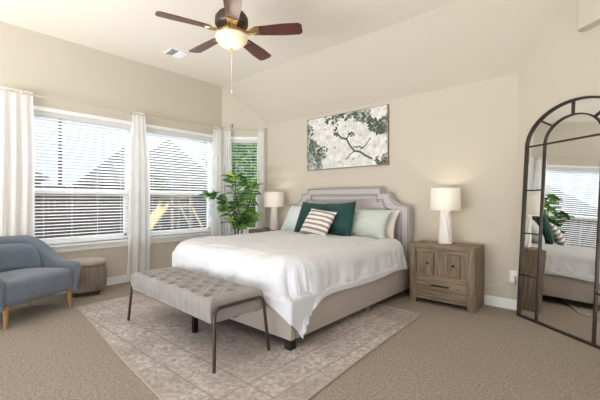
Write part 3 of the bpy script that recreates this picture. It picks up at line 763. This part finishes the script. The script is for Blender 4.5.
# ------------------------------------------------------------------ nightstands (local +y toward the wall, front at y = -.2)
def nightstand(loc, label):
    t = thing('nightstand', label, 'nightstand', loc, 0, 'matching weathered wood nightstands')
    w, dpt, h = .355, .20, .69
    bm = B(); box(bm, -w, w, -dpt, dpt, h - .045, h, bev=.004); obj('top', bm, gwood, t)
    for s in (-1, 1):
        bm = B(); box(bm, s * w - (.07 if s > 0 else 0), s * w + (.07 if s < 0 else 0), -dpt, dpt, 0, h - .045, bev=.003); obj('side_post', bm, gwood_v, t)
    bm = B(); box(bm, -w + .07, w - .07, -dpt + .03, dpt, .06, h - .045); obj('carcass', bm, darkgap, t, False)
    bm = B(); box(bm, -w + .07, w - .07, -dpt + .008, -dpt + .03, .595, h - .045); box(bm, -w + .07, w - .07, -dpt + .008, -dpt + .03, .318, .338); box(bm, -w + .07, w - .07, -dpt + .006, -dpt + .03, .055, .085); obj('cross_rail', bm, gwood, t, False)
    for x0, x1 in ((-.283, -.205), (-.075, .075), (.205, .283)):
        bm = B(); box(bm, x0 + .002, x1 - .002, -dpt + .018, -dpt + .03, .34, .593); obj('front_panel', bm, gwood_v, t, False)
    for s in (-1, 1):
        x0, x1 = (.078, .203) if s > 0 else (-.203, -.078)
        bm = B(); box(bm, x0, x1, -dpt + .004, -dpt + .028, .342, .591, bev=.003)
        dr = obj('door', bm, gwood_v, t)
        for xx in (x0 + .012, x1 - .012):
            pass
        bm = B(); tube(bm, [((x0 + x1) / 2, -dpt + .004, .475), ((x0 + x1) / 2, -dpt - .012, .475)], .006, 10); ball(bm, ((x0 + x1) / 2, -dpt - .018, .475), .013, 12); obj('knob', bm, black_iron, dr)
    bm = B(); box(bm, -.281, .281, -dpt + .004, -dpt + .028, .088, .316, bev=.003); dw = obj('drawer', bm, gwood, t)
    bm = B(); box(bm, -.10, .10, -dpt - .024, -dpt - .012, .222, .236, bev=.002)
    for s in (-1, 1): box(bm, s * .085 - .006, s * .085 + .006, -dpt - .013, -dpt + .005, .224, .234)
    obj('handle', bm, black_iron, dw)
    return t
ns1 = nightstand((-1.385, 4.165, 0), 'weathered wood nightstand right of the bed, near the mirror')
dup(ns1, (-4.31, 4.15, 0), 0, 'weathered wood nightstand in the corner, hidden left of the bed')

# ------------------------------------------------------------------ table lamps
shade_m = mat('lamp_shade_linen', srgb(250, 248, 243), .8, trans=.4)
def lamp(loc, label, em):
    t = thing('table_lamp', label, 'lamp', loc, 0, 'white ceramic table lamps')
    bm = B()
    def body(u, v):
        a = 2 * PI * u; r = (.076 - .022 * v) * (1 + .05 * math.sin(a * 9 + v * 9)); 
        if v < .03: r *= .93
        if v > .97: r *= .8
        return Vector((r * math.cos(a), r * math.sin(a), .003 + .385 * v))
    g = grid(bm, 72, 30, body, True); bm.faces.new([q[0] for q in g][::-1]); bm.faces.new([q[-1] for q in g]); obj('base', bm, ceramic, t, True, 60)
    bm = B(); lathe(bm, [(.012, .385), (.012, .46), (.02, .46), (.02, .50), (.004, .51)], 14); obj('socket', bm, steel, t)
    bm = B(); lathe(bm, [(.168, .392), (.160, .648)], 56, cap=False); lathe(bm, [(.165, .392), (.157, .648)][::-1], 56, cap=False)
    sh = obj('lamp_shade', bm, shade_m, t, True, 60, fix=False)
    bm = B()
    for k in range(3):
        a = 2 * PI * k / 3; tube(bm, [(0.004, 0, .64), (.155 * math.cos(a), .155 * math.sin(a), .64)], .002, 6)
    tube(bm, [(0, 0, .50), (0, 0, .642)], .003, 6); obj('shade_spider', bm, steel, sh)
    l = bpy.data.lights.new('lamp_bulb', 'POINT'); l.energy = em; l.color = (1, .84, .64); l.shadow_soft_size = .03
    o = bpy.data.objects.new('lamp_bulb', l); C.objects.link(o); o.parent = t; o.location = (0, 0, .55)
    return t
lamp((-1.39, 4.15, .69), 'white ceramic lamp with drum shade on the right-hand nightstand', 1.7)
lamp((-4.235, 4.15, .69), 'white ceramic lamp with drum shade in the corner beside the fig', 1.2)

# wall outlet with plug and the lamp's cord
t = thing('wall_outlet', 'white wall outlet with a plug, between nightstand and mirror', 'outlet', (-.745, YB, .37))
bm = B(); box(bm, -.036, .036, -.007, 0, -.058, .058, bev=.002); obj('cover_plate', bm, plastic_w, t)
bm = B(); box(bm, -.016, .016, -.010, -.006, -.042, -.014); obj('socket', bm, mat('socket_grey', srgb(200, 196, 188), .5), t, False)  # socket face in a slightly greyer tone than the cover plate
bm = B(); box(bm, -.03, .02, -.055, -.006, -.05, .02, bev=.006)
pg = obj('plug_adapter', bm, plastic_w); pg.location = (-.745, YB, .35); tag(pg, 'white plug adapter pushed into the outlet beside the mirror', 'plug')
bm = B()
tube(bm, [(-.77, YB - .045, .33), (-.83, YB - .03, .285), (-.90, YB - .02, .25), (-.98, YB - .02, .225), (-1.06, YB - .018, .21)], .003, 6)
cd = obj('lamp_cord', bm, plastic_w); tag(cd, 'thin white cord running from the outlet behind the nightstand', 'cord')

# ------------------------------------------------------------------ arched floor mirror, leaning on the angled wall
t = thing('floor_mirror', 'tall arched window-pane floor mirror with dark metal frame', 'mirror', (-.676, 4.202, 0), math.atan2(DM.y, DM.x))
SP, RO, RI_, X0, X1, TW = 1.752, .366, .225, .222, .775, .995     # spring height, arch rises, inner bars, width
def lean(bm):
    for v in bm.verts: v.co = Matrix.Rotation(-math.atan2(.122, 2.1), 4, 'X') @ v.co
    return bm
def ell(rx_, rz_, n, cx=TW / 2, cz=SP):
    return [(cx - rx_ * math.cos(PI * i / n), cz + rz_ * math.sin(PI * i / n)) for i in range(n + 1)]
outline = [(0.008, .02)] + ell(TW / 2 - .008, RO - .008, 40) + [(TW - .008, .02)]
bm = B(); prism(bm, outline, .004, .009); obj('mirror_glass', lean(bm), mirror_m, t, False)
bm = B()
prism(bm, [(0, .02), (TW, .02), (TW, TW * 0 + .02)][:0] or [(0.02, .025), (TW - .02, .025)] + ell(TW / 2 - .02, RO - .02, 40)[::-1], .010, .016)
obj('backing_board', lean(bm), mat('mirror_back', srgb(60, 50, 44), .9), t, False)
fw = .017
def strip(bm, pts, w, y0, y1):
    P = [Vector((x, 0, z)) for x, z in pts]; L_, R_ = [], []
    for i, p in enumerate(P):
        d = (P[min(i + 1, len(P) - 1)] - P[max(i - 1, 0)]).normalized(); n = Vector((-d.z, 0, d.x)); L_.append(p + n * w / 2); R_.append(p - n * w / 2)
    V = [[bm.verts.new((q.x, y, q.z)) for q in s] for s in (L_, R_) for y in (y0, y1)]
    for i in range(len(P) - 1):
        for a, b in ((0, 1), (1, 3), (3, 2), (2, 0)): bm.faces.new((V[a][i], V[a][i + 1], V[b][i + 1], V[b][i]))
    for i in (0, -1): bm.faces.new((V[0][i], V[1][i], V[3][i], V[2][i]))
bm = B(); strip(bm, [(fw / 2, 0)] + ell(TW / 2 - fw / 2, RO - fw / 2, 48) + [(TW - fw / 2, 0)], fw, -.016, .012)
strip(bm, [(fw, fw / 2), (TW - fw, fw / 2)], fw, -.016, .012); obj('outer_frame', lean(bm), mframe_m, t, False)
bw = .013
cxm = (X0 + X1) / 2
bm = B(); strip(bm, [(X0, fw)] + ell((X1 - X0) / 2, RI_, 40, cxm) + [(X1, fw)], bw, -.011, .004); obj('inner_arch_bar', lean(bm), mframe_m, t, False)
for a in (135, 90, 45):
    c_, s_ = math.cos(math.radians(a)), math.sin(math.radians(a))
    bm = B(); strip(bm, [(cxm + (X1 - X0) / 2 * c_, SP + RI_ * s_), (TW / 2 + (TW / 2 - .02) * c_, SP + (RO - .02) * s_)], bw, -.010, .004); obj('spoke_bar', lean(bm), mframe_m, t, False)
bm = B(); strip(bm, [(fw, SP), (TW - fw, SP)], bw, -.010, .004); obj('cross_bar', lean(bm), mframe_m, t, False)
for z in (1.30, .86, .43):
    for a_, b2 in ((fw, X0), (X1, TW - fw)):
        bm = B(); strip(bm, [(a_, z), (b2, z)], bw, -.010, .004); obj('side_bar', lean(bm), mframe_m, t, False)

# ------------------------------------------------------------------ flower painting
PX0, PX1, PZ0, PZ1 = -3.675, -2.225, 1.685, 2.515
t = thing('canvas_painting', 'wide canvas painting of white blossoms above the headboard', 'painting', ((PX0 + PX1) / 2, YB, (PZ0 + PZ1) / 2))
PW, PH = (PX1 - PX0) / 2, (PZ1 - PZ0) / 2
bm = B(); box(bm, -PW, PW, -.035, -.001, -PH, PH); obj('frame', bm, canvas_m, t, False)
canv = bpy.data.materials.new('painted_background'); canv.use_nodes = True
def _canv():
    t_ = canv.node_tree; b = t_.nodes['Principled BSDF']; b.inputs['Roughness'].default_value = .6; N = t_.nodes.new; L = t_.links.new
    tc = N('ShaderNodeTexCoord'); n = N('ShaderNodeTexNoise'); n.inputs['Scale'].default_value = 9; n.inputs['Detail'].default_value = 7; n.inputs['Roughness'].default_value = .7; n.inputs['Distortion'].default_value = 1.2
    L(tc.outputs['Object'], n.inputs['Vector']); r = N('ShaderNodeValToRGB'); e = r.color_ramp.elements
    e[0].position = .40; e[0].color = srgb(92, 98, 84); e[1].position = .58; e[1].color = srgb(206, 210, 206)
    k = e.new(.5); k.color = srgb(136, 146, 140); L(n.outputs['Fac'], r.inputs[0]); L(r.outputs[0], b.inputs['Base Color'])
_canv()
bm = B(); box(bm, -PW + .008, PW - .008, -.038, -.034, -PH + .008, PH - .008); cv = obj('canvas', bm, canv, t, False)
pet_m = mat('painted_white', srgb(240, 240, 238), .6, nscale=14, col2=srgb(214, 212, 208)); pet2_m = mat('painted_warm_grey', srgb(186, 182, 176), .6)
drk_m = mat('painted_dark_green', srgb(62, 70, 56), .6, nscale=30, col2=srgb(92, 100, 82)); heart = mat('painted_centre', srgb(196, 186, 170), .6)
def blob(bm, cx, cz, rx_, rz_, rot, y, seed, n=30, jag=.10):
    pts = []
    for i in range(n):
        a = 2 * PI * i / n; k = 1 + jag * noise.noise(Vector((math.cos(a) * 2 + seed, math.sin(a) * 2, seed * 1.7)))*2
        x, z = rx_ * k * math.cos(a), rz_ * k * math.sin(a); X = cx + x * math.cos(rot) - z * math.sin(rot); Z = cz + x * math.sin(rot) + z * math.cos(rot)
        pts.append(bm.verts.new((max(-PW + .008, min(PW - .008, X)), y, max(-PH + .008, min(PH - .008, Z)))))
    bm.faces.new(pts)
def uvp(x, y): return (-PW + 2 * PW * (x - 40) / 372.0, PH - 2 * PH * ((y - (128 - 88 * (x - 40) / 372.)) / (226 + 54 * (x - 40) / 372.)))
bmd = B(); rnd = random.Random(3); q = 0
for (x, y, w_, h_, n) in ((165, 120, 26, 16, 14), (215, 103, 26, 12, 14), (262, 96, 24, 12, 12), (190, 165, 10, 26, 9), (330, 100, 22, 20, 16), (362, 128, 34, 24, 30), (388, 158, 18, 22, 16), (345, 155, 16, 14, 8), (122, 268, 26, 26, 18), (385, 300, 20, 18, 12), (60, 200, 14, 46, 10), (80, 290, 22, 40, 10), (262, 182, 10, 10, 4)):
    for _ in range(n):
        X, Z = uvp(x + rnd.uniform(-w_, w_), y + rnd.uniform(-h_, h_)); q += 1
        blob(bmd, X, Z, rnd.uniform(.014, .04), rnd.uniform(.008, .022), rnd.uniform(0, 3), -.0412 - q * 3e-6, q, 12, .25)
for v in bmd.verts: pass
obj('painted_leaves', bmd, drk_m, cv, False, fix=False)
bmp, bmo, bmh = B(), B(), B(); lv = 0
fl_ = [(135, 165, 62), (95, 130, 44), (185, 245, 66), (150, 200, 50), (235, 145, 48), (300, 185, 52), (360, 235, 56), (270, 295, 70), (340, 290, 46), (205, 310, 60), (160, 325, 44), (375, 65, 38), (285, 240, 40), (85, 190, 26), (250, 250, 50)]
for k, (x, y, r) in enumerate(fl_):
    X, Z = uvp(x, y); R = r / 372. * 2 * PW
    for j in range(6):
        a = 2 * PI * j / 6 + k; lv += 1; cx_, cz_ = X + .48 * R * math.cos(a), Z + .48 * R * math.sin(a)
        yy = -.0392 - lv * 1.2e-5
        blob(bmo, cx_, cz_, R * .57, R * .42, a, yy + 4e-6, lv, 22, .1); blob(bmp, cx_, cz_, R * .55, R * .40, a, yy - 4e-6, lv, 22, .1)
    blob(bmh, X, Z, R * .10, R * .09, 0, -.0407 - k * 1e-5, k, 12)
obj('painted_petal_edges', bmo, pet2_m, cv, False, fix=False); obj('painted_petals', bmp, pet_m, cv, False, fix=False); obj('painted_flower_centres', bmh, heart, cv, False, fix=False)
bm = B()
for pts, w_ in (([(196, 180), (215, 200), (240, 205), (255, 235), (275, 258), (300, 262), (325, 280), (352, 294)], .026), ([(275, 258), (255, 275), (235, 300)], .016), ([(240, 205), (250, 185), (268, 175), (275, 190)], .020), ([(300, 250), (320, 235), (345, 195)], .013), ([(270, 240), (300, 238), (315, 245)], .016)):
    P_ = [uvp(*p) for p in pts]; strip(bm, P_, w_, -.0435, -.0420)
obj('painted_branches', bm, drk_m, cv, False)

# ------------------------------------------------------------------ fiddle-leaf fig
PXY = (-4.46, 3.53)
t = thing('potted_fig', 'leafy fiddle leaf fig standing in the window corner behind bed', 'plant', (PXY[0], PXY[1], 0))
bm = B(); lathe(bm, [(.10, 0), (.125, .02), (.155, .30), (.16, .33), (.145, .33), (.14, .29), (.01, .29)], 32); obj('pot', bm, pot_m, t)
bm = B(); lathe(bm, [(.139, .27), (.139, .295), (.004, .30)], 24); obj('soil', bm, soil_m, t)
rt = Vector((.751, .660, 0)); fo = Vector((-.660, .751, 0))
def P3(px, z, dd=0):  # position across the crown (px = metres to the right as one faces the corner)
    v = rt * px + fo * dd; return Vector((v.x, v.y, z))
stems = [[P3(.0, .28), P3(.02, .7), P3(.03, 1.0), P3(-.02, 1.3), P3(-.02, 1.55)], [P3(.03, .28), P3(.08, .7), P3(.13, .95), P3(.22, 1.2), P3(.24, 1.38)],
         [P3(-.03, .28), P3(-.02, .7, -.03), P3(-.10, .95, -.05), P3(-.18, 1.1, -.05)], [P3(.03, .9), P3(-.12, 1.15, .05), P3(-.32, 1.22, .0), P3(-.38, 1.26)], [P3(.05, .75), P3(.16, .85, -.05), P3(.26, .95, -.05)]]
bm = B()
for s in stems: tube(bm, s, [.016 - .010 * i / (len(s) - 1) for i in range(len(s))], 8)
obj('trunk', bm, bark_m, t)
bm = B(); rl = random.Random(12)
def leaf(c, d, up, L_, W_):
    d = d.normalized(); sd = d.cross(up).normalized(); up = sd.cross(d).normalized(); nl = 7; rows = []
    for i in range(nl + 1):
        f = i / nl; w = W_ * (math.sin(PI * f ** .8) ** .7 * (.75 + .35 * f)) if 0 < f < 1 else .002
        curl = -.28 * L_ * f * f
        p = c + d * L_ * f + up * curl
        rows.append([bm.verts.new(p + sd * w * k + up * (abs(k) * w * .30)) for k in (-1, -.5, 0, .5, 1)])
    for A, B2 in zip(rows, rows[1:]):
        for k in range(4): bm.faces.new((A[k], A[k + 1], B2[k + 1], B2[k]))
pts = []
for s in stems:
    for i in range(len(s) - 1):
        for k in range(4):
            p = s[i].lerp(s[i + 1], k / 4)
            if p.z > .72 and not (s is stems[3] and k < 4 and i < 2): pts.append(p)
for s in stems: pts += [s[-1]] * 5
for p in pts:
    for k in range(2):
        a = rl.uniform(0, 2 * PI); d = Vector((math.cos(a), math.sin(a), rl.uniform(-.1, .75)))
        pe = p + d * rl.uniform(.02, .06); leaf(pe, d, Vector((0, 0, 1)) + Vector((rl.uniform(-.5, .5), rl.uniform(-.8, .2), 0)), rl.uniform(.13, .21), rl.uniform(.065, .10))
obj('foliage', bm, leaf_m, t, True, 80, fix=False)

# ------------------------------------------------------------------ outside the windows
bm = B(); box(bm, -60, -5.45, -25, 40, -.5, -.4); struct('ground', bm, mat('lawn', srgb(120, 130, 84), .95, nscale=3, namp=.3)).name = 'ground'
fence_m = mat('fence_boards', srgb(104, 86, 80), .85, nscale=5, namp=.3, stretch=(4, 4, .3))
t = thing('wooden_fence', 'weathered board fence across the yard outside the windows', 'fence', (-12, 8, -.4))
bm = B(); rf = random.Random(4)
for i in range(200): box(bm, -.012, .012, -14 + i * .15, -14 + i * .15 + .14, 0, 2.02 + rf.uniform(-.02, .02))
obj('board', bm, fence_m, t, False)
bm = B()
for z in (.4, 1.6): box(bm, .012, .05, -14, 16, z, z + .09)
obj('rail', bm, fence_m, t, False)
roof_m = mat('grey_shingles', srgb(138, 132, 130), .9, nscale=8, namp=.25); brick_m = mat('pale_siding', srgb(186, 174, 160), .9)
def house(loc, w, dpt, h, rise, rz, label):
    t = thing('house', label, 'house', (loc[0], loc[1], -.4), rz)
    bm = B(); box(bm, -dpt / 2, dpt / 2, -w / 2, w / 2, 0, h); obj('wall', bm, brick_m, t, False)
    bm = B(); e = .4; y0, y1 = -w / 2 - e, w / 2 + e
    A = [bm.verts.new((x, y0, z)) for x, z in ((-dpt / 2 - e, h - .1),)]; 
    v = [bm.verts.new(p) for p in ((-dpt / 2 - e, y0, h - .05), (dpt / 2 + e, y0, h - .05), (dpt / 2 + e, y1, h - .05), (-dpt / 2 - e, y1, h - .05), (0, 0, h + rise), (0, 0.3, h + rise))]
    bmesh.ops.delete(bm, geom=A, context='VERTS')
    bm.faces.new((v[3], v[2], v[1], v[0])); bm.faces.new((v[0], v[1], v[4])); bm.faces.new((v[1], v[2], v[5], v[4])); bm.faces.new((v[2], v[3], v[5])); bm.faces.new((v[3], v[0], v[4], v[5]))
    obj('roof', bm, roof_m, t, False)
    bm = B(); box(bm, dpt / 2, dpt / 2 + .04, -.7, .7, 1.0, 2.2); obj('window', bm, mat('house_window', srgb(70, 80, 92), .2), t, False)
house((-22, 1.6), 5.0, 5.0, 2.6, 1.9, 0, 'neighbouring house with grey roof seen through the left window')
house((-27.2, 14.2), 6.6, 5.0, 2.9, 3.7, 0, 'neighbouring house with tall grey roof seen through middle window')
house((-21, 8.5), 3.4, 4.2, 2.5, 2.3, 0, 'small neighbouring house between the other two, right of pole')
t = thing('utility_pole', 'dark wooden utility pole beyond the fence, left window', 'pole', (-17.5, 4.35, -.4))
bm = B(); tube(bm, [(0, 0, 0), (0, 0, 6.4)], [.08, .06], 12); obj('pole', bm, bark_m, t); bm = B(); box(bm, -.05, .05, -1.1, 1.1, 5.8, 5.95); obj('cross_arm', bm, bark_m, t, False)
# playset: yellow slide and swing frame
yel = mat('playset_yellow', srgb(214, 188, 120), .6); cedar = mat('playset_cedar', srgb(150, 124, 98), .7, nscale=6, namp=.2)
t = thing('playset', 'wooden backyard playset with yellow slide beyond middle window', 'playset', (-8.6, 4.55, -.4))
bm = B(); wv = []
for i in range(13):
    f = i / 12; z = 1.3 * (1 - f) ** 1.15 + .12; wv.append([bm.verts.new((a, -.12 - 1.2 * f, z + b)) for a, b in ((-.2, .12), (-.18, 0), (.18, 0), (.2, .12))])
for A, B2 in zip(wv, wv[1:]):
    for k in range(3): bm.faces.new((A[k], A[k + 1], B2[k + 1], B2[k]))
o = obj('slide', bm, yel, t); md = o.modifiers.new('thick', 'SOLIDIFY'); md.thickness = .03
bm = B(); box(bm, -.35, .35, -.1, .5, 1.40, 1.46); obj('deck', bm, cedar, t, False)
for x in (-.32, .32):
    for y in (-.07, .46): bm = B(); box(bm, x - .03, x + .03, y - .03, y + .03, 0, 1.85); obj('post', bm, cedar, t, False)
bm = B(); box(bm, -.33, .33, -.08, .48, 1.62, 1.85); obj('canopy_panel', bm, cedar, t, False)
for s in (-1, 1): bm = B(); tube(bm, [(s * .3, .5, 1.42), (s * .3, 1.3, 0)], .03, 8); obj('ladder_rail', bm, yel, t)
# trees
def tree(loc, h, r, n, label, seed, c=(srgb(84, 160, 56), srgb(170, 225, 100))):
    t = thing('leafy_tree', label, 'tree', (loc[0], loc[1], -.4), 0, 'trees beyond the windows')
    rl = random.Random(seed); m = mat('tree_leaf%d' % seed, c[0], .7); m.name = 'tree_leaf'
    tt = m.node_tree; g = tt.nodes.new('ShaderNodeNewGeometry'); rp = tt.nodes.new('ShaderNodeValToRGB'); rp.color_ramp.elements[0].color = c[0]; rp.color_ramp.elements[1].color = c[1]
    tt.links.new(g.outputs['Random Per Island'], rp.inputs[0]); tt.links.new(rp.outputs[0], tt.nodes['Principled BSDF'].inputs['Base Color'])
    bm = B(); tube(bm, [(0, 0, 0), (.05, 0, h * .5), (0, .05, h * .9)], [.14, .10, .04], 10); obj('trunk', bm, bark_m, t)
    bm = B()
    for _ in range(n):
        a = Vector((rl.gauss(0, 1), rl.gauss(0, 1), rl.gauss(0, 1))).normalized() * r * rl.uniform(.5, 1) ** .6; a.z *= 1.25
        p = Vector((0, 0, h * .62)) + a; 
        if p.z < .3: continue
        d = Vector((rl.uniform(-1, 1), rl.uniform(-1, 1), rl.uniform(-.6, .6))).normalized(); s = d.cross(Vector((rl.uniform(-1, 1), rl.uniform(-1, 1), 1))).normalized(); L_ = rl.uniform(.12, .24)
        bm.faces.new([bm.verts.new(q) for q in (p, p + d * L_ * .5 + s * L_ * .3, p + d * L_, p + d * L_ * .5 - s * L_ * .3)])
    obj('foliage', bm, m, t, False, fix=False)
tree((-9.7, 8.35), 5.2, 1.65, 11000, 'bright green tree filling the view of the corner window', 21)
tree((-15, 6.9), 2.9, 1.0, 2500, 'low green tree beyond the fence, right part of left window', 22, (srgb(90, 120, 70), srgb(170, 190, 120)))
